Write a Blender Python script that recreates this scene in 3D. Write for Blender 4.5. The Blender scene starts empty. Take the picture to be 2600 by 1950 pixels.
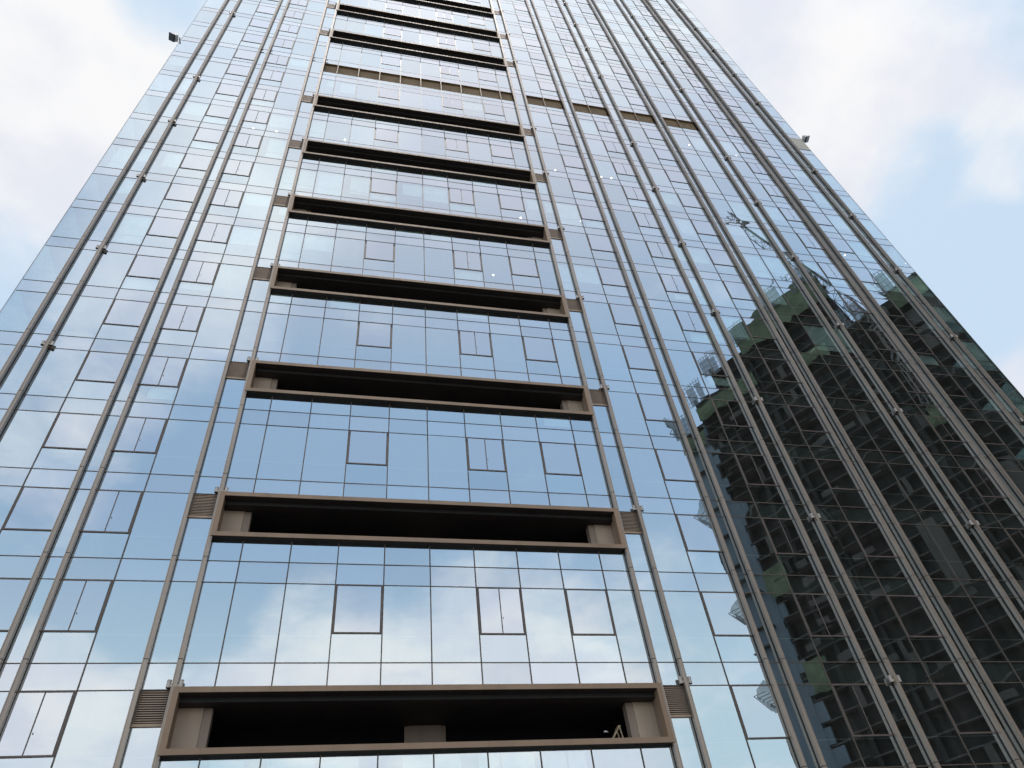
import bpy, math, random
from mathutils import Vector, Matrix
random.seed(7)
scene = bpy.context.scene
col = scene.collection

# ------------------------------------------------------------------ camera
F_PX = 1859.33
CAM = Vector((-3.28828, -25.13181, -11.4716))
RIGHT = Vector((0.97618117, -0.19389151, -0.09734681))
DOWN = Vector((0.07565561, 0.72474414, -0.68485193))
FWD = Vector((0.20333851, 0.66117472, 0.72215056))
cd = bpy.data.cameras.new("camera")
cam = bpy.data.objects.new("camera", cd)
col.objects.link(cam)
cd.sensor_fit = 'HORIZONTAL'
cd.sensor_width = 36.0
cd.lens = 36.0 * F_PX / 2600.0
cd.clip_start = 0.1
cd.clip_end = 8000.0
up = -DOWN
m = Matrix(((RIGHT.x, up.x, -FWD.x, CAM.x), (RIGHT.y, up.y, -FWD.y, CAM.y),
            (RIGHT.z, up.z, -FWD.z, CAM.z), (0, 0, 0, 1)))
cam.matrix_world = m
scene.camera = cam
GROUND = -13.08

def px(p):
    d = Vector(p) - CAM
    w = d.dot(FWD)
    return 1300 + F_PX * d.dot(RIGHT) / w, 975 + F_PX * d.dot(DOWN) / w

def ray(u, v):
    return (RIGHT * ((u - 1300) / F_PX) + DOWN * ((v - 975) / F_PX) + FWD).normalized()

# ------------------------------------------------------------------ sky, sun, exposure
SUN_DIR = Vector((0.04, -0.10, 0.99)).normalized()     # towards the sun: near the zenith, just grazing the facade
sun_el = math.asin(SUN_DIR.z)
sun_az = math.atan2(SUN_DIR.x, SUN_DIR.y)
scene.view_settings.view_transform = 'Standard'
scene.view_settings.look = 'None'
scene.view_settings.exposure = 0.0
scene.view_settings.gamma = 1.0

world = bpy.data.worlds.new("World")
scene.world = world
world.use_nodes = True
wt = world.node_tree
for n in list(wt.nodes):
    wt.nodes.remove(n)

class NT:
    def __init__(s, t): s.t = t
    def n(s, kind, **kw):
        nd = s.t.nodes.new(kind)
        for k, v in kw.items(): setattr(nd, k, v)
        return nd
    def link(s, a, b): s.t.links.new(a, b)
    def put(s, sock, v):
        if hasattr(v, 'is_output'): s.link(v, sock)
        else: sock.default_value = v
    def math(s, op, a, b=0.0, clamp=False):
        nd = s.n('ShaderNodeMath', operation=op); nd.use_clamp = clamp
        s.put(nd.inputs[0], a); s.put(nd.inputs[1], b)
        return nd.outputs[0]
    def vm(s, op, a, b=None, out=0):
        nd = s.n('ShaderNodeVectorMath', operation=op)
        s.put(nd.inputs[0], a)
        if b is not None: s.put(nd.inputs[1], b)
        return nd.outputs['Value'] if out else nd.outputs[0]
    def ramp(s, v, a, b, c=0.0, d=1.0, smooth=True):
        nd = s.n('ShaderNodeMapRange'); nd.clamp = True
        if smooth: nd.interpolation_type = 'SMOOTHSTEP'
        s.put(nd.inputs[0], v)
        for i, x in enumerate((a, b, c, d)): s.put(nd.inputs[i + 1], x)
        return nd.outputs[0]
    def noise(s, vec, scale, detail=4.0, rough=0.5, dist=0.0):
        nd = s.n('ShaderNodeTexNoise')
        s.link(vec, nd.inputs['Vector'])
        nd.inputs['Scale'].default_value = scale; nd.inputs['Detail'].default_value = detail
        nd.inputs['Roughness'].default_value = rough; nd.inputs['Distortion'].default_value = dist
        return nd.outputs['Fac']
    def mixc(s, f, a, b):
        nd = s.n('ShaderNodeMix', data_type='RGBA')
        s.put(nd.inputs[0], f); s.put(nd.inputs[6], a); s.put(nd.inputs[7], b)
        return nd.outputs[2]

W = NT(wt)
tc = W.n('ShaderNodeTexCoord').outputs['Generated']
sky = W.n('ShaderNodeTexSky', sky_type='NISHITA')
sky.sun_disc = False
sky.sun_elevation = sun_el
sky.sun_rotation = sun_az
sky.air_density = 1.0; sky.dust_density = 2.0; sky.ozone_density = 1.2
bg_sky = W.n('ShaderNodeBackground')
W.link(sky.outputs[0], bg_sky.inputs[0]); bg_sky.inputs[1].default_value = 0.15
# clouds on a flat layer: direction divided by height
sep = W.n('ShaderNodeSeparateXYZ'); W.link(tc, sep.inputs[0])
zz = W.math('MAXIMUM', sep.outputs[2], 0.03)
zc = W.math('ADD', zz, 0.12)
cmb = W.n('ShaderNodeCombineXYZ')
W.link(W.math('DIVIDE', sep.outputs[0], zc), cmb.inputs[0])
W.link(W.math('DIVIDE', sep.outputs[1], zc), cmb.inputs[1])
cv = cmb.outputs[0]
warp = W.vm('ADD', cv, (3.1, 7.7, 0.0))
n1 = W.noise(warp, 2.1, 9.0, 0.52, 0.25)
n2 = W.noise(W.vm('ADD', cv, (11.3, 2.9, 0.0)), 7.5, 9.0, 0.6, 0.3)
dens = W.math('ADD', W.math('MULTIPLY', n1, 0.60), W.math('MULTIPLY', n2, 0.40))
# where the big clouds sit in the sky (direction, inner, outer angle in degrees, weight)
BLOBS = [
    (ray(200, 260), 6, 17, 0.24), (ray(330, 180), 1, 7, 0.10), (ray(40, 480), 2, 8, 0.12), (ray(400, 0), 0, 4, -0.26),
    (ray(0, 720), 0, 7, -0.22), (ray(1850, 60), 2, 9, 0.08), (ray(2300, 60), 4, 17, 0.16),
    (ray(2160, 330), 2, 10, 0.14), (ray(2450, 640), 2, 11, -0.28), (ray(2595, 380), 0, 5, 0.20), (ray(2600, 900), 0, 5, 0.26),
    (ray(1930, 150), 0, 3, -0.14), (ray(2330, 420), 0, 4, -0.12), (ray(2330, 800), 2, 9, -0.16), (ray(2540, 560), 0, 5, 0.16), (ray(2230, 520), 1, 6, 0.12),
]
def mir(u, v):
    d = ray(u, v); return Vector((d.x, -d.y, d.z))
BLOBS += [
    (mir(200, 1850), 2, 9, 0.30), (mir(760, 1700), 2, 9, 0.22), (mir(1250, 1900), 5, 15, 0.30),
    (mir(420, 1500), 0, 8, -0.26), (mir(780, 1250), 3, 15, -0.17), (mir(1500, 1050), 3, 14, -0.13), (mir(1000, 900), 2, 10, -0.04),
    (mir(430, 780), 2, 11, 0.15), (mir(640, 260), 3, 14, 0.24), (mir(1250, 520), 3, 12, -0.14),
    (mir(1700, 420), 2, 9, -0.12), (mir(1500, 40), 3, 13, 0.12), (mir(1900, 1700), 3, 14, 0.0),
]
for d, i, o, w in BLOBS:
    dt = W.vm('DOT_PRODUCT', W.vm('NORMALIZE', tc), tuple(d.normalized()), out=1)
    dens = W.math('ADD', dens, W.math('MULTIPLY', W.ramp(dt, math.cos(math.radians(o)), math.cos(math.radians(i))), w))
cover = W.ramp(dens, 0.42, 0.79)
cover = W.math('MULTIPLY', cover, W.ramp(sep.outputs[2], 0.0, 0.10))
shade = W.ramp(W.noise(W.vm('ADD', cv, (5.5, 1.2, 0.0)), 3.0, 6.0, 0.55), 0.40, 0.60)
ccol = W.mixc(shade, (0.84, 0.865, 0.95, 1), (1.0, 1.0, 1.01, 1))
bg_cloud = W.n('ShaderNodeBackground')
W.link(ccol, bg_cloud.inputs[0]); W.link(W.ramp(sep.outputs[1], -0.45, 0.25, 1.42, 0.95), bg_cloud.inputs[1])
# thin bright haze over the blue
bg_haze = W.n('ShaderNodeBackground')
W.link(W.mixc(W.ramp(sep.outputs[1], -0.22, 0.2), W.mixc(W.ramp(sep.outputs[2], 0.68, 0.93), W.mixc(W.ramp(sep.outputs[2], 0.34, 0.60), (1.20, 1.46, 1.56, 1), (0.69, 0.96, 1.28, 1)), (1.16, 1.13, 1.22, 1)), (0.665, 0.83, 1.0, 1)), bg_haze.inputs[0]); bg_haze.inputs[1].default_value = 0.95
mx0 = W.n('ShaderNodeMixShader')
# haze is thicker in front (towards the tower) than on the deep blue side behind the camera
side = W.ramp(sep.outputs[1], -0.35, 0.35, 0.66, 0.88)
W.link(side, mx0.inputs[0])
W.link(bg_sky.outputs[0], mx0.inputs[1]); W.link(bg_haze.outputs[0], mx0.inputs[2])
mx1 = W.n('ShaderNodeMixShader')
W.link(cover, mx1.inputs[0]); W.link(mx0.outputs[0], mx1.inputs[1]); W.link(bg_cloud.outputs[0], mx1.inputs[2])
wo = W.n('ShaderNodeOutputWorld')
W.link(mx1.outputs[0], wo.inputs[0])

sl = bpy.data.lights.new("sun", 'SUN')
sl.energy = 3.6; sl.angle = math.radians(0.5); sl.color = (1.0, 0.95, 0.88)
so = bpy.data.objects.new("sun", sl)
col.objects.link(so)
so.location = (60, 60, 160)
so.rotation_euler = SUN_DIR.to_track_quat('Z', 'Y').to_euler()

# ------------------------------------------------------------------ materials
def new_mat(name):
    mt = bpy.data.materials.new(name); mt.use_nodes = True
    for n in list(mt.node_tree.nodes): mt.node_tree.nodes.remove(n)
    t = NT(mt.node_tree)
    out = t.n('ShaderNodeOutputMaterial')
    return mt, t, out

def paint(name, c, rough=0.5, metal=0.0, var=0.12, scale=3.0, streak=False, bump=0.0, spec=0.5):
    mt, t, out = new_mat(name)
    b = t.n('ShaderNodeBsdfPrincipled')
    co = t.n('ShaderNodeTexCoord').outputs['Object']
    if streak:
        mp = t.n('ShaderNodeMapping'); t.link(co, mp.inputs[0]); mp.inputs['Scale'].default_value = (1, 1, 0.12)
        co = mp.outputs[0]
    f = t.ramp(t.noise(co, scale, 6.0, 0.6), 0.3, 0.7)
    lo = tuple(x * (1 - var) for x in c) + (1,); hi = tuple(min(1, x * (1 + var)) for x in c) + (1,)
    t.link(t.mixc(f, lo, hi), b.inputs['Base Color'])
    fine = t.noise(co, scale * 14, 3.0, 0.6)
    t.link(t.ramp(fine, 0.2, 0.8, max(0.02, rough - 0.08), min(1, rough + 0.1)), b.inputs['Roughness'])
    b.inputs['Metallic'].default_value = metal
    b.inputs['Specular IOR Level'].default_value = spec
    if bump:
        bp = t.n('ShaderNodeBump'); bp.inputs['Strength'].default_value = bump; bp.inputs['Distance'].default_value = 0.01
        t.link(fine, bp.inputs['Height']); t.link(bp.outputs[0], b.inputs['Normal'])
    t.link(b.outputs[0], out.inputs[0])
    return mt

def coated_glass(name, refl, tint, trans, rough=0.004):
    """mirror-coated facade glass: strong tinted reflection, a little see-through"""
    mt, t, out = new_mat(name)
    g = t.n('ShaderNodeBsdfGlossy'); g.inputs['Roughness'].default_value = rough
    g.inputs['Color'].default_value = tint + (1,)
    tr = t.n('ShaderNodeBsdfTransparent'); tr.inputs['Color'].default_value = trans + (1,)
    lw = t.n('ShaderNodeLayerWeight'); lw.inputs[0].default_value = 0.5
    face = t.math('POWER', lw.outputs['Facing'], 3.2)
    isl = t.n('ShaderNodeNewGeometry').outputs['Random Per Island']
    base = t.ramp(isl, 0.0, 1.0, refl - 0.035, refl + 0.035, smooth=False)
    fac = t.math('ADD', t.math('MULTIPLY', face, 1.0 - refl), base, clamp=True)
    iv = t.math('FRACT', t.math('MULTIPLY', isl, 37.7))
    t.link(t.mixc(iv, (tint[0] * .97, tint[1] * .985, tint[2], 1), (min(1, tint[0] * 1.035), min(1, tint[1] * 1.012), tint[2] * .995, 1)), g.inputs['Color'])
    # faint dust film
    co = t.n('ShaderNodeTexCoord').outputs['Object']
    mp = t.n('ShaderNodeMapping'); t.link(co, mp.inputs[0]); mp.inputs['Scale'].default_value = (1.6, 1, 0.35)
    dust = t.ramp(t.noise(mp.outputs[0], 1.3, 7.0, 0.62), 0.35, 0.8, 0.010, 0.04)
    df = t.n('ShaderNodeBsdfDiffuse'); df.inputs['Color'].default_value = (0.5, 0.48, 0.44, 1)
    m1 = t.n('ShaderNodeMixShader'); t.link(fac, m1.inputs[0]); t.link(tr.outputs[0], m1.inputs[1]); t.link(g.outputs[0], m1.inputs[2])
    m2 = t.n('ShaderNodeMixShader'); t.link(dust, m2.inputs[0]); t.link(m1.outputs[0], m2.inputs[1]); t.link(df.outputs[0], m2.inputs[2])
    t.link(m2.outputs[0], out.inputs[0])
    return mt

M_VIS = coated_glass('vision_glass', 0.575, (0.84, 0.95, 1.0), (0.80, 0.93, 0.90))
M_SPA = coated_glass('spandrel_glass', 0.57, (0.875, 0.952, 1.0), (0.74, 0.86, 0.83))
M_SASH = coated_glass('sash_glass', 0.565, (0.865, 0.938, 1.0), (0.70, 0.78, 0.78))
M_FIN = paint('champagne_aluminium', (0.325, 0.262, 0.212), 0.38, 0.4, 0.10, 1.2, True)
M_MULL = paint('bronze_mullion', (0.105, 0.086, 0.07), 0.5, 0.1, 0.12, 1.5, spec=0.2)
M_SASHF = paint('bronze_sash_frame', (0.125, 0.10, 0.088), 0.5, 0.1, 0.15, 2.0, spec=0.2)
M_GASKET = paint('black_gasket', (0.016, 0.016, 0.018), 0.6)
M_FRAME = paint('bronze_cladding', (0.262, 0.176, 0.117), 0.6, 0.05, 0.10, 1.0, True, spec=0.3)
M_PIER = paint('stone_paint', (0.44, 0.335, 0.25), 0.75, 0.0, 0.10, 1.1, True, 0.1)
M_PIER2 = paint('stone_paint_brown', (0.30, 0.225, 0.175), 0.75, 0.0, 0.10, 1.1, True, 0.1)
M_BALC_SHADE = paint('balcony_shade_paint', (0.022, 0.019, 0.018), 0.7, 0.0, 0.2, 1.0)  # near-black colour paints in the deep shade of the balcony recess
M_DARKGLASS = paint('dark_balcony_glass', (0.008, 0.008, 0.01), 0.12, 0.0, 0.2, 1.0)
M_LOUV = paint('louvre_bronze', (0.33, 0.235, 0.165), 0.5, 0.15, 0.1, 2.0)
M_STRIP = paint('dark_bronze_panel', (0.25, 0.168, 0.095), 0.7, 0.0, 0.15, 0.7, spec=0.2)
M_BEIGE = paint('beige_panel', (0.52, 0.48, 0.40), 0.6, 0.0, 0.06, 0.8)
M_LAMP = paint('lamp_bronze', (0.42, 0.37, 0.33), 0.42, 0.3, 0.1, 6.0)
M_LAMPB = paint('lamp_bracket_cream', (0.45, 0.39, 0.31), 0.5, 0.1, 0.06, 6.0)
M_LENS = paint('lamp_lens_dark', (0.012, 0.012, 0.016), 0.2)
M_WHITEM = paint('grey_lamp_housing', (0.55, 0.53, 0.52), 0.45, 0.1, 0.06, 5.0)
M_ROOM = paint('room_wall', (0.085, 0.082, 0.078), 0.8, 0.0, 0.3, 0.35)
M_CEIL = paint('room_ceiling', (0.11, 0.11, 0.105), 0.8, 0.0, 0.2, 0.4)
M_SHADOWBOX = paint('shadow_box_panel', (0.075, 0.082, 0.074), 0.7, 0.0, 0.15, 0.5)
M_BLIND = paint('pale_blind', (0.78, 0.82, 0.76), 0.85, 0.0, 0.12, 1.2)
M_RAIL = paint('pale_rail', (0.30, 0.30, 0.29), 0.5, 0.0, 0.05, 2.0)
M_CONC = paint('raw_concrete', (0.085, 0.074, 0.062), 0.85, 0.0, 0.22, 0.4, True)
M_CONCB = paint('bluegrey_render', (0.155, 0.19, 0.215), 0.85, 0.0, 0.15, 0.3, True)
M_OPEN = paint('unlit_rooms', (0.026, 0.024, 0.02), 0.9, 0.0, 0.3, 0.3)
M_NET = paint('green_safety_net', (0.115, 0.145, 0.078), 0.9, 0.0, 0.35, 0.25)
M_SCAF = paint('scaffold_steel', (0.30, 0.30, 0.31), 0.55, 0.4, 0.2, 2.0)
mt, t, out = new_mat('grey_mesh_screen')
_d = t.n('ShaderNodeBsdfDiffuse'); _d.inputs[0].default_value = (0.24, 0.28, 0.30, 1)
_l = t.n('ShaderNodeBsdfTranslucent'); _l.inputs[0].default_value = (0.20, 0.26, 0.27, 1)
_t = t.n('ShaderNodeBsdfTransparent')
_a = t.n('ShaderNodeMixShader'); _a.inputs[0].default_value = 0.55; t.link(_d.outputs[0], _a.inputs[1]); t.link(_l.outputs[0], _a.inputs[2])
_b = t.n('ShaderNodeMixShader'); _b.inputs[0].default_value = 0.30; t.link(_a.outputs[0], _b.inputs[1]); t.link(_t.outputs[0], _b.inputs[2])
t.link(_b.outputs[0], out.inputs[0]); M_SCREEN = mt
M_CRANE = paint('crane_steel', (0.16, 0.15, 0.13), 0.5, 0.3, 0.2, 2.0)
M_WOOD = paint('ladder_wood', (0.36, 0.27, 0.17), 0.7, 0.0, 0.15, 5.0)
M_GROUND = paint('concrete_ground', (0.10, 0.098, 0.095), 0.9, 0.0, 0.2, 0.05)
M_ROAD = paint('asphalt', (0.05, 0.05, 0.052), 0.9, 0.0, 0.25, 0.3)
M_PAVE = paint('paving', (0.13, 0.125, 0.12), 0.85, 0.0, 0.15, 0.5)
M_ROADLINE = paint('road_paint', (0.75, 0.75, 0.72), 0.7, 0.0, 0.1, 1.0)
mt, t, out = new_mat('lit_downlight')
em = t.n('ShaderNodeEmission'); em.inputs[0].default_value = (1.0, 0.86, 0.68, 1); em.inputs[1].default_value = 9.0
t.link(em.outputs[0], out.inputs[0]); M_LIT = mt

# ------------------------------------------------------------------ mesh helpers
class MB:
    def __init__(s): s.v = []; s.f = []; s.mi = []; s.mats = []; s.smooth = False
    def slot(s, m):
        if m not in s.mats: s.mats.append(m)
        return s.mats.index(m)
    def box(s, x0, x1, y0, y1, z0, z1, m):
        k = s.slot(m); b = len(s.v)
        s.v += [(x0, y0, z0), (x1, y0, z0), (x1, y1, z0), (x0, y1, z0), (x0, y0, z1), (x1, y0, z1), (x1, y1, z1), (x0, y1, z1)]
        for q in ((0, 3, 2, 1), (4, 5, 6, 7), (0, 1, 5, 4), (1, 2, 6, 5), (2, 3, 7, 6), (3, 0, 4, 7)):
            s.f.append(tuple(b + i for i in q)); s.mi.append(k)
        return s
    def quad(s, a, b_, c, d, m):
        k = s.slot(m); b = len(s.v); s.v += [tuple(a), tuple(b_), tuple(c), tuple(d)]
        s.f.append((b, b + 1, b + 2, b + 3)); s.mi.append(k); return s
    def prism(s, poly, z0, z1, m, cap=True):
        k = s.slot(m); b = len(s.v); n = len(poly)
        s.v += [(p[0], p[1], z0) for p in poly] + [(p[0], p[1], z1) for p in poly]
        for i in range(n):
            j = (i + 1) % n
            s.f.append((b + i, b + j, b + n + j, b + n + i)); s.mi.append(k)
        if cap:
            s.f.append(tuple(b + i for i in reversed(range(n)))); s.mi.append(k)
            s.f.append(tuple(b + n + i for i in range(n))); s.mi.append(k)
        return s
    def tube(s, p, q, r, m, n=6, r2=None):
        p = Vector(p); q = Vector(q); d = (q - p).normalized()
        a = d.cross(Vector((0, 0, 1)) if abs(d.z) < 0.9 else Vector((1, 0, 0))).normalized(); c = d.cross(a)
        k = s.slot(m); b = len(s.v)
        for e, rr in ((p, r), (q, r if r2 is None else r2)):
            for i in range(n):
                t_ = 2 * math.pi * i / n
                s.v.append(tuple(e + (a * math.cos(t_) + c * math.sin(t_)) * rr))
        for i in range(n):
            j = (i + 1) % n
            s.f.append((b + i, b + j, b + n + j, b + n + i)); s.mi.append(k)
        s.f.append(tuple(b + i for i in reversed(range(n)))); s.mi.append(k)
        s.f.append(tuple(b + n + i for i in range(n))); s.mi.append(k)
        return s
    def pane(s, x0, x1, z0, z1, y, m, tilt, bow, n=4):
        """a glass sheet, very slightly tilted and bowed like real glazing"""
        k = s.slot(m); b = len(s.v)
        tx, tz = random.gauss(0, tilt), random.gauss(0, tilt)
        bw = random.gauss(0, bow) + (bow * 0.6 if random.random() < 0.7 else -bow * 0.6)
        sc = min(1.0, ((x1 - x0) / 1.7) ** 2)
        ph = random.random() * 6.28
        for j in range(n + 1):
            for i in range(n + 1):
                u = i / n * 2 - 1; w = j / n * 2 - 1
                dy = u * tx * (x1 - x0) * .5 + w * tz * (z1 - z0) * .5
                dy += bw * sc * (1 - u * u) * (1 - w * w) + 0.25 * bow * sc * math.sin(2.2 * u + 1.7 * w + ph) * (1 - u ** 4) * (1 - w ** 4)
                s.v.append((x0 + (x1 - x0) * i / n, y + dy, z0 + (z1 - z0) * j / n))
        for j in range(n):
            for i in range(n):
                q = b + j * (n + 1) + i
                s.f.append((q, q + 1, q + n + 2, q + n + 1)); s.mi.append(k)
        s.smooth = True
        return s
    def build(s, name, parent=None, loc=None, bevel=0.0):
        me = bpy.data.meshes.new(name)
        if loc is not None:
            v = [(a - loc[0], b - loc[1], c - loc[2]) for a, b, c in s.v]
        else: v = s.v
        me.from_pydata(v, [], s.f)
        for mm in s.mats: me.materials.append(mm)
        me.polygons.foreach_set('material_index', s.mi)
        if s.smooth: me.polygons.foreach_set('use_smooth', [True] * len(s.f))
        me.update()
        o = bpy.data.objects.new(name, me); col.objects.link(o)
        if loc is not None: o.location = loc
        if parent is not None: o.parent = parent
        if bevel:
            bv = o.modifiers.new('bevel', 'BEVEL'); bv.width = bevel; bv.segments = 2; bv.limit_method = 'ANGLE'
        return o

def empty(name, loc=(0, 0, 0)):
    o = bpy.data.objects.new(name, None); o.location = loc; o.empty_display_size = 0.3
    col.objects.link(o); return o
def tag(o, label=None, cat=None, group=None, kind=None):
    if label: o['label'] = label
    if cat: o['category'] = cat
    if group: o['group'] = group
    if kind: o['kind'] = kind
    return o

# ------------------------------------------------------------------ ground
g = MB().box(-900, 900, -900, 900, GROUND - 1.0, GROUND, M_GROUND).build('ground'); tag(g, kind='structure')
r = MB().box(-900, 900, -21.0, -9.0, GROUND + 0.0, GROUND + 0.004, M_ROAD).build('road'); tag(r, kind='structure')
ln = MB()
for i in range(-30, 31): ln.box(i * 6, i * 6 + 3, -15.08, -14.92, GROUND + 0.004, GROUND + 0.008, M_ROADLINE)
tag(ln.build('road_marking'), kind='structure')
p = MB().box(-900, 900, -28.0, -21.0, GROUND, GROUND + 0.14, M_PAVE).box(-900, 900, -9.0, -0.5, GROUND, GROUND + 0.14, M_PAVE).build('pavement')
tag(p, kind='structure')

# ------------------------------------------------------------------ the tower: grid
def zB(n): return 4.0 * (n - 1) - (0.5 if n >= 15 else 0.0)
SP = 0.91
N0, N1 = -2, 29
def zA(n): return zB(n) + SP
XL, XR = -20.14, 38.05
FINS = [-18.47, -17.39, -13.82, -13.08, -9.50, -8.42, 8.44, 9.49, 13.12, 13.90, 17.49, 18.54, 22.13, 22.86, 26.48, 27.53, 31.02, 31.76, 35.42, 36.34]
CENT = [round(1.8 * (i - 4), 3) for i in range(9)]
MULLS = [-15.64, -11.31] + CENT + [11.31, 15.66, 20.30, 24.64, 29.27, 33.57]
ALLX = sorted([XL, XR] + FINS + MULLS)
BAYS = list(zip(ALLX[:-1], ALLX[1:]))
# bays with an opening window: (left x, double?)
SASH = {(-15.64, -13.82): False, (-13.08, -11.31): True, (-3.6, -1.8): False, (1.8, 3.6): True, (5.4, 7.2): False,
        (11.31, 13.12): False, (15.66, 17.49): True, (20.30, 22.13): False, (29.27, 31.02): True, (31.76, 33.57): False}
BALC = [1, 3, 5, 7, 9, 11, 13, 17, 19, 21, 23, 25, 27]
STRIPX = [(-8.42, 8.44), (9.49, 13.12), (13.90, 17.49), (18.54, 22.13), (22.86, 26.48)]
Z_ROOF = zB(N1)

tower = empty('glass_tower', (8.95, 0, GROUND))
tag(tower, 'tall blue glass office tower with bronze vertical fins and dark balcony bands', 'building')
TL_ = (8.95, 0, GROUND)
inv = Matrix.Translation(tower.location).inverted()
def part(o, parent=tower):
    o.parent = parent
    if parent is tower: o.matrix_parent_inverse = inv
    return o
def sub(o, parent, loc):
    o.parent = parent
    o.matrix_parent_inverse = Matrix.Translation(Vector(loc)).inverted()
    return o

def size_px(x0, x1, z0, z1):
    """area in the picture, 0 when out of frame"""
    cx, cy = px(((x0 + x1) / 2, 0, (z0 + z1) / 2))
    if not (-60 < cx < 2660 and -60 < cy < 2010): return 0.0
    q = [px((x0, 0, z0)), px((x1, 0, z0)), px((x1, 0, z1)), px((x0, 0, z1))]
    return abs(sum(q[i][0] * q[(i + 1) % 4][1] - q[(i + 1) % 4][0] * q[i][1] for i in range(4))) / 2

def in_strip(x0, x1): return any(a - .01 <= x0 and x1 <= b + .01 for a, b in STRIPX)
central = lambda x0, x1: x0 >= -8.43 and x1 <= 8.45
louvred = lambda x0, x1: (abs(x0 + 9.5) < .01) or (abs(x0 - 8.44) < .01)

panes = []      # (area, x0,x1,z0,z1,kind)
windows = []
for n in range(N0, N1):
    b0, a0, b1 = zB(n), zA(n), zB(n + 1)
    for x0, x1 in BAYS:
        g0, g1 = x0, x1
        top = b1
        if (n + 1) in BALC and central(x0, x1): top = b1 - 2.12
        if (n + 1) in BALC and louvred(x0, x1): top = b1 - 1.16
        if n == 14 and in_strip(x0, x1): top = b1 - 1.94
        # spandrel row
        panes.append((size_px(g0, g1, b0, a0), g0, g1, b0, a0, 's'))
        sash = None
        for (s0, s1), dbl in SASH.items():
            if abs(s0 - x0) < .02 and abs(s1 - x1) < .02: sash = dbl
        if sash is not None and top == b1:
            panes.append((size_px(g0, g1, a0, top - 2.0), g0, g1, a0, top - 2.0, 'v'))
            windows.append((size_px(g0, g1, top - 2.0, top), g0, g1, top - 2.0, top, sash, n))
        elif n == 14 and x0 > 36.3:
            panes.append((0.0, g0, g1, a0, top, 'beige'))
        else:
            panes.append((size_px(g0, g1, a0, top), g0, g1, a0, top, 'v'))

KM = {'v': M_VIS, 's': M_SPA}
TILT, BOW = 0.0016, 0.0013
panes.sort(key=lambda q: -q[0])
rest = MB(); cnt = 0
for a, x0, x1, z0, z1, k in panes:
    if k == 'beige':
        o = part(MB().box(x0 + .06, x1 - .01, -0.03, 0.06, z0 + .03, z1 - .03, M_BEIGE).build('beige_panel'))
        tag(o, 'opaque beige panel beside the right edge lamp'); continue
    if cnt < 100 and a > 0:
        part(MB().pane(x0, x1, z0, z1, 0.0, KM[k], TILT, BOW).build('glass_pane')); cnt += 1
    else:
        rest.pane(x0, x1, z0, z1, 0.0, KM[k], TILT, BOW)
tag(part(rest.build('glass_pane')), kind='stuff')

def window_frame(mb, x0, x1, z0, z1, dbl):
    w, y0, y1 = 0.058, -0.030, 0.03
    x0 += 0.02; x1 -= 0.02
    mb.box(x0, x1, y0, y1, z1 - w, z1 - .004, M_SASHF).box(x0, x1, y0, y1, z0, z0 + w, M_SASHF)
    mb.box(x0, x0 + w, y0 + .003, y1, z0 + w, z1 - w, M_SASHF).box(x1 - w, x1, y0 + .003, y1, z0 + w, z1 - w, M_SASHF)
    if dbl:
        c = (x0 + x1) / 2
        mb.box(c - .022, c + .022, y0 + .006, y1, z0 + w, z1 - w, M_SASHF)
        for sx in (x0 + w - .002, x1 - w - .014):          # dark hinge side gaskets
            mb.box(sx, sx + .016, y0 - .0015, y0 + .006, z0 + .14, z1 - .14, M_GASKET)
def window_glass(x0, x1, z0, z1, dbl):
    w = 0.07; out_ = []
    x0 += .02; x1 -= .02
    xs = [(x0 + w, x1 - w)] if not dbl else [(x0 + w, (x0 + x1) / 2 - .022), ((x0 + x1) / 2 + .022, x1 - w)]
    return [(a, b, z0 + w - .01, z1 - w + .01) for a, b in xs]
windows.sort(key=lambda q: -q[0])
restw = MB()
for i, (a, x0, x1, z0, z1, dbl, n) in enumerate(windows):
    if i < 100 and a > 0:
        mb = MB(); window_frame(mb, x0, x1, z0, z1, dbl)
        wn = part(mb.build('window'))
        if dbl: wn['label'] = 'window with two side by side panes'
        for q in window_glass(x0, x1, z0, z1, dbl):
            part(MB().pane(q[0], q[1], q[2], q[3], -0.022, M_SASH, TILT * 1.3, BOW * .6).build('pane'), wn)
        if dbl:
            c = (x0 + x1) / 2 + .06
            part(MB().box(c, c + .018, -0.058, -0.03, z0 + .66, z0 + .70, M_GASKET).build('handle'), wn)
    else:
        window_frame(restw, x0, x1, z0, z1, dbl)
        for q in window_glass(x0, x1, z0, z1, dbl):
            restw.pane(q[0], q[1], q[2], q[3], -0.022, M_SASH, TILT * 1.3, BOW * .6, 3)
restw.smooth = False
tag(part(restw.build('window')), kind='stuff')

# mullions and transoms
for x in MULLS:
    mb = MB(); z0 = GROUND
    if x in CENT:
        for n in BALC:
            mb.box(x - .022, x + .022, -0.024, 0.09, z0, zB(n) - 2.10, M_MULL); z0 = zB(n) - .02
    mb.box(x - .022, x + .022, -0.024, 0.09, z0, Z_ROOF, M_MULL)
    part(mb.build('mullion'))
for n in range(N0, N1):
    for z in (zB(n), zA(n)):
        part(MB().box(XL + .05, XR - .05, -0.010, 0.08, z - .019, z + .019, M_MULL).build('transom'))
# corner trims
for x in (XL, XR):
    part(MB().box(x - .012, x + .012, -0.012, 0.12, GROUND, Z_ROOF, M_RAIL).build('corner_trim'))

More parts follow.
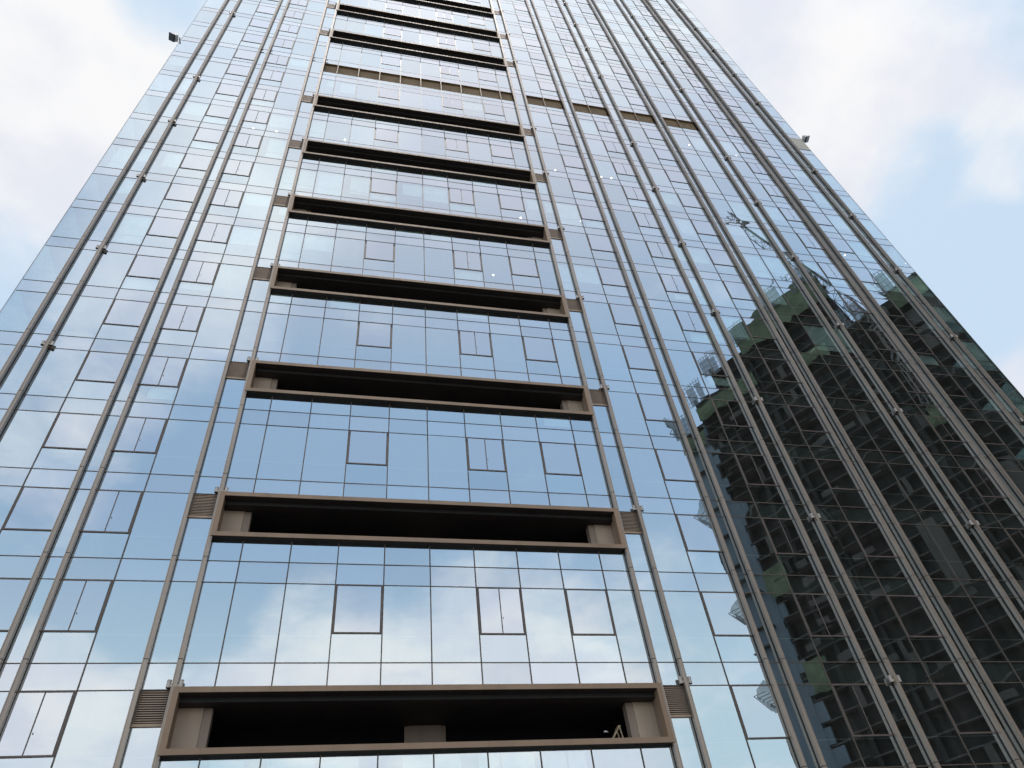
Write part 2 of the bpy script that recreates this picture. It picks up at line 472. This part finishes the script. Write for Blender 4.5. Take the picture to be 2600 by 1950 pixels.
# fins: hollow boxes standing off the glass, jointed at every upper transom
for x in FINS:
    mb = MB()
    zs = [GROUND] + [zA(n) + .05 for n in range(N0, N1)] + [Z_ROOF + .6]
    for za, zb_ in zip(zs[:-1], zs[1:]):
        h = 0.08
        poly = [(x - h, -.06), (x - h, -.22), (x - h + .03, -.22), (x - h + .036, -.205), (x + h - .036, -.205), (x + h - .03, -.22), (x + h, -.22), (x + h, -.06)]
        mb.prism(poly, za + .014, zb_ - .014, M_FIN)
    mb.box(x - .068, x + .068, -.19, 0.0, GROUND, Z_ROOF + .5, M_GASKET)
    part(mb.build('fin'))

# dark strip below the tower's middle (only in the bays left of the far right pairs)
for a, b in STRIPX:
    z1 = zB(15) - .02; z0 = z1 - 1.92
    mb = MB().box(a + .08, b - .08, 0.16, 0.2, z0, z1, M_STRIP)
    mb.box(a + .08, b - .08, -0.004, 0.2, z1 - .03, z1 + .04, M_STRIP).box(a + .08, b - .08, -0.004, 0.2, z0 - .05, z0, M_GASKET)
    for x in MULLS:
        if a < x < b: mb.box(x - .04, x + .04, -0.03, 0.16, z0 + .02, z1 - .03, M_FRAME)
    o = part(mb.build('bronze_strip'))

# louvres between the twin fins beside each balcony
for n in BALC:
    for a, b in ((-9.5, -8.42), (8.44, 9.49)):
        mb = MB(); z1 = zB(n) - .03; z0 = zB(n) - 1.16
        x0, x1 = a + .085, b - .085
        mb.box(x0, x1, 0.06, 0.09, z0, z1, M_GASKET)
        mb.box(x0, x1, -0.05, 0.06, z0 - .02, z0 + .07, M_LOUV).box(x0, x1, -0.05, 0.06, z1, z1 + .035, M_MULL)
        mb.box(x0 - .005, x0 + .05, -0.045, 0.06, z0 + .07, z1, M_MULL).box(x1 - .05, x1 + .005, -0.045, 0.06, z0 + .07, z1, M_MULL)
        k = 14; h = (z1 - z0 - .09) / k
        for i in range(k):
            zz_ = z0 + .09 + i * h
            mb.box(x0 + .045, x1 - .045, -0.045, -0.022, zz_ + h * .2, zz_ + h * .58, M_LOUV)
        part(mb.build('louvre'))

# recessed balconies
BX0, BX1 = -8.41, 8.43
for i, n in enumerate(BALC):
    t1 = zB(n) + .0; t0 = t1 - 2.12; w = .19
    mb = MB()
    mb.box(BX0 + .05, BX1 - .05, 0.12, 2.7, t0 + .02, t0 + .12, M_BALC_SHADE)       # floor
    mb.box(BX0 + .05, BX1 - .05, 0.12, 2.7, t1 - .36, t1 - .02, M_BALC_SHADE)       # ceiling, lowered and painted near-black to extend the shade
    mb.box(BX0 + .05, BX0 + .15, 0.12, 2.7, t0 + .12, t1 - .36, M_PIER2)
    mb.box(BX1 - .15, BX1 - .05, 0.12, 2.7, t0 + .12, t1 - .36, M_PIER2)
    bal = part(mb.build('balcony'))
    fr = MB()
    # face cladding in lengths with hairline joints
    xs = [BX0] + [x + .9 for x in CENT[:-1]] + [BX1]
    xs = [BX0 + w] + [x for x in CENT] + [BX1 - w]
    for a, b in zip(xs[:-1], xs[1:]):
        fr.box(a + .002, b - .002, -.25, .12, t1 - w, t1, M_FRAME).box(a + .002, b - .002, -.25, .12, t0, t0 + w, M_FRAME)
    for a, b in ((BX0, BX0 + w), (BX1 - w, BX1)):
        fr.box(a, b, -.25, .12, t0, t1, M_FRAME)
    fr.box(BX0 + w, BX1 - w, -.23, .11, t1 - w + .01, t1 - .01, M_GASKET).box(BX0 + w, BX1 - w, -.23, .11, t0 + .01, t0 + w - .01, M_GASKET)
    part(fr.build('frame'), bal)
    part(MB().box(BX0 + .03, BX1 - .03, -.235, .3, t0 - .006, t0 + .01, M_BALC_SHADE).box(BX0 + w + .002, BX1 - w - .002, -.235, .115, t1 - w - .008, t1 - w + .01, M_BALC_SHADE).build('soffit'), bal)  # added near-black sheets paint the shade under the frame members
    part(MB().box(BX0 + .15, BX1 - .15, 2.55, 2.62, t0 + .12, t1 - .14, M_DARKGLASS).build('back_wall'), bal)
    for sx in (-1, 1):
        e = (BX0 + .15) if sx < 0 else (BX1 - .15)
        a, b = sorted((e, e - sx * .78)); c, d = sorted((e - sx * .78, e - sx * 1.06))
        pm = MB().box(a, b, 0.55, 0.95, t0 + .12, t1 - .34, M_PIER).box(c, d, 0.59, 0.95, t0 + .12, t1 - .14, M_PIER2)
        part(pm.build('pier'), bal)
    part(MB().box(-.6, .6, 2.28, 2.5, t0 + .12, t1 - .14, M_PIER2).box(-.74, -.6, 2.33, 2.5, t0 + .12, t1 - .14, M_PIER2)
         .box(.6, .76, 2.33, 2.5, t0 + .12, t1 - .14, M_PIER2).build('column'), bal)

# rooms behind the glass
for n in range(N0, N1 + 1):
    z = zB(n)
    part(MB().box(XL + .2, XR - .2, 0.16, 7.0, z - .05, z + .80, M_CEIL).build('floor_slab'))
    part(MB().box(XL + .15, XR - .15, 0.10, 0.14, z + .03, z + SP - .03, M_SHADOWBOX).build('shadow_box'))
    if n > N0:
        mb = MB()
        for a, b in BAYS:
            if b - a < .9 or (central(a, b) and n in BALC): continue
            mb.box(a + .04, b - .04, 0.09, 0.12, z - 2.055, z - 2.02, M_RAIL)
        part(mb.build('guard_rail'))
part(MB().box(XL + .2, XR - .2, 6.6, 6.9, GROUND, Z_ROOF - .1, M_ROOM).build('core_wall'))
mb = MB()
for x in (-17.9, -13.4, -9.0, 9.0, 13.5, 18.0, 22.5, 27.0, 31.4, 35.9):
    mb.box(x - .3, x + .3, 3.0, 3.6, GROUND, Z_ROOF - .1, M_ROOM)
part(mb.build('inner_column'))
# side and rear walls, roof
sw = MB().box(XL - .02, XL + .02, 0.12, 26, GROUND, Z_ROOF, M_SPA).box(XR - .02, XR + .02, 0.12, 26, GROUND, Z_ROOF, M_SPA)
part(sw.build('side_wall'))
part(MB().box(XL + .1, XR - .1, 25.9, 26, GROUND, Z_ROOF, M_MULL).build('rear_wall'))
part(MB().box(XL, XR, 0.0, 26, Z_ROOF, Z_ROOF + .5, M_FRAME).build('roof'))

# blinds
rb = random.Random(21)
nb = 0
for a, x0, x1, z0, z1, k in panes:
    if k != 'v' or nb >= 95 or x1 - x0 < .9: continue
    n = round((z0 - SP + (0.5 if z0 > 53 else 0)) / 4) + 1
    pr = {4: .06, 5: .12, 6: .25, 7: .40, 8: .45, 9: .55, 10: .45, 11: .35, 12: .25, 13: .45, 14: .2}.get(n, 0.0)
    if rb.random() < pr:
        L = rb.uniform(.35, 1.0) * (z1 - z0 - .1)
        xa = x0 + .06 + (rb.random() < .4) * rb.uniform(.1, .6); xb = x1 - .06
        part(MB().box(xa, xb, 0.125, 0.135, z1 - .04 - L, z1 - .04, M_BLIND).build('blind')); nb += 1
# added pale panels stand in for the bright interior under the lowest balcony
for a, b in ((-6.9, -5.9), (-5.2, -3.75), (-3.6, -2.4), (-1.0, 0.9), (1.5, 2.2), (2.3, 3.4), (3.7, 4.5), (4.6, 5.2)):
    part(MB().box(a, b, 0.13, 0.15, -3.2, -2.2, M_BLIND).build('bright_room_standin'))

# ------------------------------------------------------------------ lamps on the fins
ORD = {1: 'lowest', 3: 'second lowest', 5: 'third lowest', 7: 'fourth lowest', 9: 'fifth lowest', 11: 'sixth lowest', 13: 'seventh lowest',
       17: 'eighth lowest', 19: 'ninth lowest', 21: 'tenth lowest', 23: 'eleventh', 25: 'twelfth', 27: 'thirteenth'}
def ring(mb, c, r, z0, z1, m, n=14):
    mb.prism([(c[0] + r * math.cos(2 * math.pi * i / n), c[1] + r * math.sin(2 * math.pi * i / n)) for i in range(n)], z0, z1, m)
def fin_lamp():
    root = empty('floodlight')
    for sx in (-1, 1):
        mb = MB(); c = (sx * .185, -.14)
        ring(mb, c, .072, -.13, .13, M_LAMP); ring(mb, c, .076, .10, .115, M_LAMP)
        h = mb.build('lamp_head', root)
        mb = MB(); ring(mb, c, .058, -.136, -.131, M_LENS); mb.build('lens', h)
    MB().box(-.125, -.083, -.19, -.10, -.10, -.02, M_LAMPB).box(.083, .125, -.19, -.10, -.10, -.02, M_LAMPB)\
        .box(-.12, .12, -.058, -.03, -.09, -.03, M_LAMPB).box(-.12, -.10, -.10, -.03, -.09, -.03, M_LAMPB).box(.10, .12, -.10, -.03, -.09, -.03, M_LAMPB).build('bracket', root)
    return root
def copy_tree(o, parent=None):
    c = o.copy(); col.objects.link(c)
    if parent is not None: c.parent = parent
    for ch in [q for q in bpy.data.objects if q.parent == o]: copy_tree(ch, c)
    return c
LFIN = [(-17.39, 'far left twin fins'), (-8.42, 'fin at the left end'), (9.49, 'outer fin just right'),
        (18.54, 'second twin fins right'), (27.53, 'fourth twin fins right'), (36.34, 'sixth twin fins right')]
spots = []
for x, where in LFIN:
    for n in BALC:
        z = zB(n) + .13
        u, v = px((x, -.14, z))
        if -30 < u < 2630 and -30 < v < 1980: spots.append((x, n, z, where))
first = None
for x, n, z, where in spots:
    lamp = fin_lamp() if first is None else copy_tree(first)
    if first is None: first = lamp
    lamp.location = (x, 0, z)
    o_ = ORD[n]
    if x == -8.42: lb = f'twin floodlight on the {where} of the {o_} balcony'
    elif x == 9.49: lb = f'twin floodlight on the {where} of the {o_} balcony'
    elif x < 0: lb = f'twin floodlight on the {where}, level with the {o_} balcony'
    else: lb = f'twin floodlight on the {where} of centre, level with the {o_} balcony'
    tag(lamp, lb, 'floodlight', 'twin cylinder floodlights on the facade fins')

def edge_lamp(x, z, s, label):
    root = empty('floodlight', (x, 0, z))
    mb = MB()
    for yy in (-.20, 0.0, .2): mb.tube((0, yy, -.22), (s * .62, yy - .06, .12), .022, M_WHITEM)
    mb.tube((0, -.24, -.22), (0, .24, -.22), .028, M_WHITEM); mb.tube((s * .4, -.24, 0), (s * .4, .2, 0), .02, M_WHITEM)
    mb.box(-.04, .04, -.26, .26, -.34, -.12, M_WHITEM)
    mb.build('bracket', root)
    hd = MB()
    # drum with a rounded back and a square glass front turned down and out
    n = 14; sec = []
    for i in range(n + 1):
        a = math.pi * i / n
        sec.append((s * .62 + s * .27 * math.cos(a) * 1.0, .36 + .26 * math.sin(a)))
    sec = [(s * .62 - s * .27, .1)] + [(q[0], q[1]) for q in reversed(sec)] + [(s * .62 + s * .27, .1)]
    k = hd.slot(M_WHITEM); b0 = len(hd.v); L = len(sec)
    for yy in (-.30, .26): hd.v += [(q[0], yy, q[1]) for q in sec]
    for i in range(L):
        j = (i + 1) % L
        hd.f.append((b0 + i, b0 + j, b0 + L + j, b0 + L + i)); hd.mi.append(k)
    hd.f.append(tuple(b0 + i for i in range(L))); hd.mi.append(k)
    hd.f.append(tuple(b0 + L + i for i in reversed(range(L)))); hd.mi.append(k)
    h = hd.build('lamp_head', root)
    MB().box(s * .62 - .30, s * .62 + .30, -.33, .29, .0, .12, M_LENS).build('lens', h)
    for part_ in (h,):
        part_.rotation_euler = (math.radians(-12), math.radians(-38 * s), 0)
        part_.location = (-s * .02, 0, .02 + .38 * 0)
        c_ = Vector((s * .62, 0, .2)); rm = part_.rotation_euler.to_matrix()
        part_.location = c_ - rm @ c_
    tag(root, label, 'floodlight')
edge_lamp(XL - .03, zB(15) + .05, -1, 'grey drum floodlight sticking out from the left edge of the tower')
edge_lamp(XR + .03, zB(15) + .05, 1, 'grey drum floodlight sticking out from the right edge above the beige panel')
# two short empty brackets level with the bronze strip
for x, w_ in ((-9.5, 'left'), (-8.42, 'right'), (-13.82, 'outer'), (-13.08, 'inner')):
    o = MB().box(.06, .30, -.16, -.10, -.05, .03, M_GASKET).box(.06, .10, -.16, 0.0, -.05, .03, M_GASKET).build('lamp_bracket')
    o.location = (x, 0, zB(15) + .45)
    tag(o, {'left': 'short empty bracket on the outer fin left of the bronze strip', 'right': 'short empty bracket on the fin at the left end of the bronze strip',
            'outer': 'short empty bracket on the left fin of the second twin pair from the left edge', 'inner': 'short empty bracket on the right fin of the second twin pair from the left edge'}[w_], 'bracket')

# lit ceiling lamps seen through the glass
SPOTS = [(1322, 553, 10, 'seen through glass above the right end of the fifth lowest balcony'), (1410, 432, 12, 'right of the sixth lowest balcony, nearest its end'),
         (1472, 561, 10, 'right of the fifth lowest balcony, left one of two'), (1531, 568, 10, 'right of the fifth lowest balcony, touching the next twin fins'),
         (1527, 449, 12, 'between twin fins right of the sixth lowest balcony, left one'), (1552, 452, 12, 'between twin fins right of the sixth lowest balcony, right one'),
         (876, 355, 12, 'above the left end of the sixth lowest balcony'), (1252, 698, 8, 'above the right half of the fourth lowest balcony'),
         (609, 322, 12, 'in the far left bays, leftmost of the three'), (643, 327, 12, 'in the far left bays, middle of the three'), (702, 334, 12, 'in the far left bays, rightmost of the three'),
         (1750, 368, 14, 'just under the right end of the bronze strip'), (1870, 394, 14, 'to the right of the bronze strip, high up'),
         (2190, 654, 10, 'near the right edge of the tower, outer one of two'), (2145, 648, 10, 'near the right edge of the tower, inner one of two')]
for u, v, n, where in SPOTS:
    d = ray(u, v); z = zB(n) - .06
    q = CAM + d * ((z - CAM.z) / d.z)
    mb = MB(); ring(mb, (0, 0), .07, -.012, .0, M_LIT, 12); ring(mb, (0, 0), .10, .0, .008, M_WHITEM, 12)
    o = mb.build('ceiling_lamp'); o.location = (q.x, q.y, z)
    tag(o, 'lit ceiling lamp ' + where, 'ceiling lamp', 'lit ceiling lamps behind the glass')

# things left on the lowest balcony
ld = empty('stepladder', (6.66, .42, zB(1) - 2.0))
mb = MB()
for yy in (-.16, .16): mb.tube((-.46, yy, 0), (0.02, yy, .66), .026, M_WOOD); 
for k in range(1, 3): mb.tube((-.46 + .16 * k, -.16, .22 * k), (-.46 + .16 * k, .16, .22 * k), .018, M_WOOD)
mb.build('front_frame', ld)
mb = MB()
for yy in (-.16, .16): mb.tube((.12, yy, 0), (0.03, yy, .66), .026, M_WOOD)
mb.tube((.07, -.16, .3), (.07, .16, .3), .018, M_WOOD); mb.box(-.03, .07, -.19, .19, .65, .685, M_WOOD)
mb.build('rear_frame', ld)
tag(ld, 'small wooden stepladder standing at the right end of the lowest balcony', 'stepladder')
o = MB().box(-.05, .05, -.03, .03, -.025, .025, M_WHITEM).tube((0.05, 0, 0), (.10, 0, -.015), .018, M_WHITEM).build('wall_lamp')
o.location = (6.20, .45, zB(1) - 1.44); tag(o, 'tiny white lamp beside the stepladder on the lowest balcony', 'lamp')

# ------------------------------------------------------------------ building under construction across the street (seen mirrored in the glass)
P0 = Vector((CAM.x + 65.4, -(CAM.y + 100.6), 0))                # its left corner as mirrored, real place behind the camera
HD = Vector((.551, .834, 0)).normalized()                       # along its face
ND = Vector((.834, -.551, 0)).normalized()                      # away from the tower, into the building
def cp(t, d, z): 
    q = P0 + HD * t + ND * d
    return (q.x, q.y, z)
def cbox(mb, t0, t1, d0, d1, z0, z1, m):
    k = mb.slot(m); b = len(mb.v)
    mb.v += [cp(t0, d0, z0), cp(t1, d0, z0), cp(t1, d1, z0), cp(t0, d1, z0), cp(t0, d0, z1), cp(t1, d0, z1), cp(t1, d1, z1), cp(t0, d1, z1)]
    for q in ((0, 3, 2, 1), (4, 5, 6, 7), (0, 1, 5, 4), (1, 2, 6, 5), (2, 3, 7, 6), (3, 0, 4, 7)):
        mb.f.append(tuple(b + i for i in q)); mb.mi.append(k)
cb = empty('unfinished_tower', cp(30, 0, GROUND))
tag(cb, 'unfinished concrete high-rise with green netting, mirrored in the right side of the glass', 'building')
cinv = Matrix.Translation(cb.location).inverted()
def cpart(o, **kw):
    o.parent = cb; o.matrix_parent_inverse = cinv; tag(o, **kw); return o
# stepped roofline: (from, to, top height above the camera)
SEG = [(0, 5, 99), (5, 11, 104.5), (11, 19, 109), (19, 27, 112), (27, 38, 115), (38, 46, 99), (46, 74, 101)]
FH = 3.05
rc = random.Random(5)
ztop = lambda t: CAM.z + [h for a, b, h in SEG if a <= t < b or (t >= 74 and b == 74)][0]
lev = 0; z = GROUND
while z < CAM.z + 114:
    mb = MB()
    for a, b, h in SEG:
        if CAM.z + h < z + .3: continue
        cbox(mb, a, b, -.02, 15, z, z + .22, M_CONC)
        if rc.random() < .4:
            w_ = rc.uniform(2.5, max(2.6, b - a - 1)); o_ = rc.uniform(0, max(0, b - a - w_))
            cbox(mb, a + o_, min(b, a + o_ + w_), -1.3, -.02, z + .05, z + .2, M_CONC)
    if mb.v: cpart(mb.build('floor_slab'))
    z += FH; lev += 1
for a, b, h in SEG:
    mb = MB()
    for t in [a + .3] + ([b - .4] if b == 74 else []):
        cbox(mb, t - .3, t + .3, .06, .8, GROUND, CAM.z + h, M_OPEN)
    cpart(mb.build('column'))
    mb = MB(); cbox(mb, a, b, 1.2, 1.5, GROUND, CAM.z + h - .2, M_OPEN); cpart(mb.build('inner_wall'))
# blank end bay and wall panels
mb = MB(); cbox(mb, 0.3, 5.2, -.22, .3, GROUND, CAM.z + 97, M_CONCB)
for k_ in range(30): cbox(mb, 5.2, 5.2 + rc.uniform(.1, 1.8), -.2 + .002 * k_, .28, GROUND + k_ * FH + rc.uniform(0, 1), GROUND + (k_ + 1) * FH - rc.uniform(0, .8), M_CONCB)
cpart(mb.build('wall'), label='blank blue-grey end wall')
mb = MB()
for i, (t, tw, z0, z1) in enumerate(((30.5, 2.6, 46, 58), (36.5, 1.8, 30, 45), (44, 2.2, 52, 61), (26, 1.4, 18, 30), (52, 2.4, 34, 48), (17, 1.4, 62, 70), (21, 1.2, 36, 42))):
    cbox(mb, t, t + tw, -.21 + .004 * i, .3, CAM.z + z0, CAM.z + z1, M_CONC)
cpart(mb.build('wall'), label='blue-grey patches of finished wall')
mb = MB()
for i in range(110):
    t = rc.choice([7.2, 9.5, 11.5, 14.5, 17.4, 20.5, 23.6, 27.6, 31, 34.5, 38.5, 42, 46.5, 50, 54, 58, 62, 66]); l = int(rc.uniform(0, 33))
    z = GROUND + l * FH
    if z + FH > ztop(t) - 2: continue
    q = rc.random()
    if q < .5: cbox(mb, t, t + rc.uniform(.6, 1.5), -.05 + .004 * (i % 17), .25, z + .25, z + FH - .02, M_CONC)
    else: cbox(mb, t, t + rc.uniform(1.5, 3.0), -1.28 + .004 * (i % 17), -1.1, z + .22, z + 1.2, M_CONC)
cpart(mb.build('wall'), label='loose grey wall panels and parapets')
# green netting
for t0, t1, z0, z1, d in ((19, 38, 106, 113.5, -1.7), (5.2, 19, 97, 100.5, -1.6), (46, 60, 93.5, 97.5, -1.7), (56, 62, 84, 92, -1.5), (27, 33, 94, 97, -1.5),
                          (.2, 5, 92, 95, -1.4), (62, 74, 70, 99, -1.6), (5.2, 9.6, 57, 63, -1.2), (6.4, 9.9, 41.5, 46, -1.2), (40, 43, 70, 74, -1.3), (49, 52, 60, 66, -1.3)):
    k = max(2, int((t1 - t0) / 1.6)); mb = MB(); s_ = mb.slot(M_NET); b = len(mb.v)
    for j in range(4):
        for i in range(k + 1):
            t = t0 + (t1 - t0) * i / k
            mb.v.append(cp(t, d + .22 * math.sin(i * 1.9 + j) + .1 * rc.random(), CAM.z + z0 + (z1 - z0) * j / 3 + (rc.uniform(-.4, .3) if j in (0, 3) else 0)))
    for j in range(3):
        for i in range(k):
            q = b + j * (k + 1) + i; mb.f.append((q, q + 1, q + k + 2, q + k + 1)); mb.mi.append(s_)
    cpart(mb.build('safety_net'))
# scaffold screens along the stepped top
for a, b, h in SEG:
    for t0 in ([a - .6] if b - a < 9 else [a - .4, (a + b) / 2 + 1]):
        t1 = t0 + min(4.2, b - a - .5); z0 = CAM.z + h - 3.2; z1 = CAM.z + h + 2.0
        mb = MB(); k = 7
        for i in range(k + 1):
            t = t0 + (t1 - t0) * i / k
            mb.tube(cp(t, -1.9, z0), cp(t, -1.9, z1 + rc.uniform(-.2, .9)), .06, M_SCAF, 5)
        for j in range(5):
            zz_ = z0 + (z1 - z0) * j / 4; mb.tube(cp(t0, -1.92, zz_), cp(t1, -1.92, zz_), .055, M_SCAF, 5)
        for i in range(k):
            if rc.random() < .8:
                ta, tb = t0 + (t1 - t0) * i / k, t0 + (t1 - t0) * (i + 1) / k
                mb.quad(cp(ta, -1.8, z0), cp(tb, -1.8, z0), cp(tb, -1.75, z1 - .4), cp(ta, -1.75, z1 - .4), M_SCREEN)
        cpart(mb.build('scaffold'))
# catch platforms sticking out of the end wall
for te in (.84, .652, .478, .366, .255):
    zc_ = CAM.z + 119.5 * te
    mb = MB(); s_ = mb.slot(M_SCREEN); b = len(mb.v); ks = rc.uniform(.65, 1.05)
    for i in range(7):
        d = -2.6 + i * 1.3
        mb.v += [cp(0.1, d, zc_ - 1.6), cp((-2.5 + .5 * math.sin(i * 2.1 + te * 40)) * ks, d, zc_ + .3 + .3 * math.sin(i * 1.3)), cp(-1.3, d, zc_ + 1.2), cp(0.1, d, zc_ + 1.9)]
    for i in range(6):
        q = b + i * 4
        for a_ in range(3): mb.f.append((q + a_, q + a_ + 1, q + a_ + 5, q + a_ + 4)); mb.mi.append(s_)
    for i in range(7):
        d = -2.6 + i * 1.3; mb.tube(cp(0, d, zc_ - 2.6), cp(-2.7 * ks, d, zc_ + .4), .07, M_SCAF, 5); mb.tube(cp(0, d, zc_ + .4), cp(-2.7 * ks, d, zc_ + .4), .06, M_SCAF, 5)
    cpart(mb.build('catch_platform'))

# tower crane with a luffing jib on its roof
def vreal(u, v, rho):
    d = ray(u, v); h = math.hypot(d.x, d.y)
    return Vector((CAM.x + d.x / h * rho, -(CAM.y + d.y / h * rho), CAM.z + d.z / h * rho))
tip = vreal(1848, 545, 100); foot = vreal(2205, 805, 108)
cr = empty('tower_crane', foot)
tag(cr, 'lattice tower crane jib above the unfinished high-rise, mirrored in the glass', 'crane')
kinv = Matrix.Translation(cr.location).inverted()
def lattice(mb, a, b, w, k, r):
    d = (b - a).normalized(); s_ = d.cross(Vector((0, 0, 1))).normalized() if abs(d.z) < .95 else Vector((1, 0, 0)); u_ = s_.cross(d)
    ch = [s_ * w + u_ * -w * .6, s_ * -w + u_ * -w * .6, u_ * w]
    for c in ch: mb.tube(a + c, b + c * .6, r, M_CRANE, 5)
    for i in range(k):
        p_ = a.lerp(b, i / k); q_ = a.lerp(b, (i + 1) / k); sa = 1 - .4 * i / k; sb = 1 - .4 * (i + 1) / k
        for j in range(3): mb.tube(p_ + ch[j] * sa, q_ + ch[(j + 1) % 3] * sb, r * .6, M_CRANE, 4); mb.tube(p_ + ch[j] * sa, p_ + ch[(j + 1) % 3] * sa, r * .5, M_CRANE, 4)
def kpart(mb, name): 
    o = mb.build(name); o.parent = cr; o.matrix_parent_inverse = kinv
mb = MB(); lattice(mb, foot, tip, 1.0, 16, .10); kpart(mb, 'jib')
mb = MB(); lattice(mb, foot - Vector((0, 0, 22)), foot, 1.0, 10, .12); kpart(mb, 'mast')
bk = foot - (tip - foot).normalized() * 6; bk.z = foot.z + 1.0
mb = MB(); lattice(mb, foot, bk, .9, 4, .1)
mb.box(bk.x - 1.2, bk.x + 1.2, bk.y - .9, bk.y + .9, bk.z - 1.6, bk.z + .6, M_CRANE); kpart(mb, 'counter_jib')
mb = MB(); apex = foot + Vector((-1.0, 0, 6)); mb.tube(foot, apex, .14, M_CRANE, 6); mb.tube(bk, apex, .1, M_CRANE, 6); mb.tube(apex, tip, .045, M_CRANE, 4)
mb.tube(apex, foot.lerp(tip, .6), .045, M_CRANE, 4); kpart(mb, 'tie_rod')
mb = MB(); mb.box(foot.x + .9, foot.x + 2.6, foot.y - .9, foot.y + .9, foot.z - 1.4, foot.z + .8, M_CRANE); kpart(mb, 'cab')
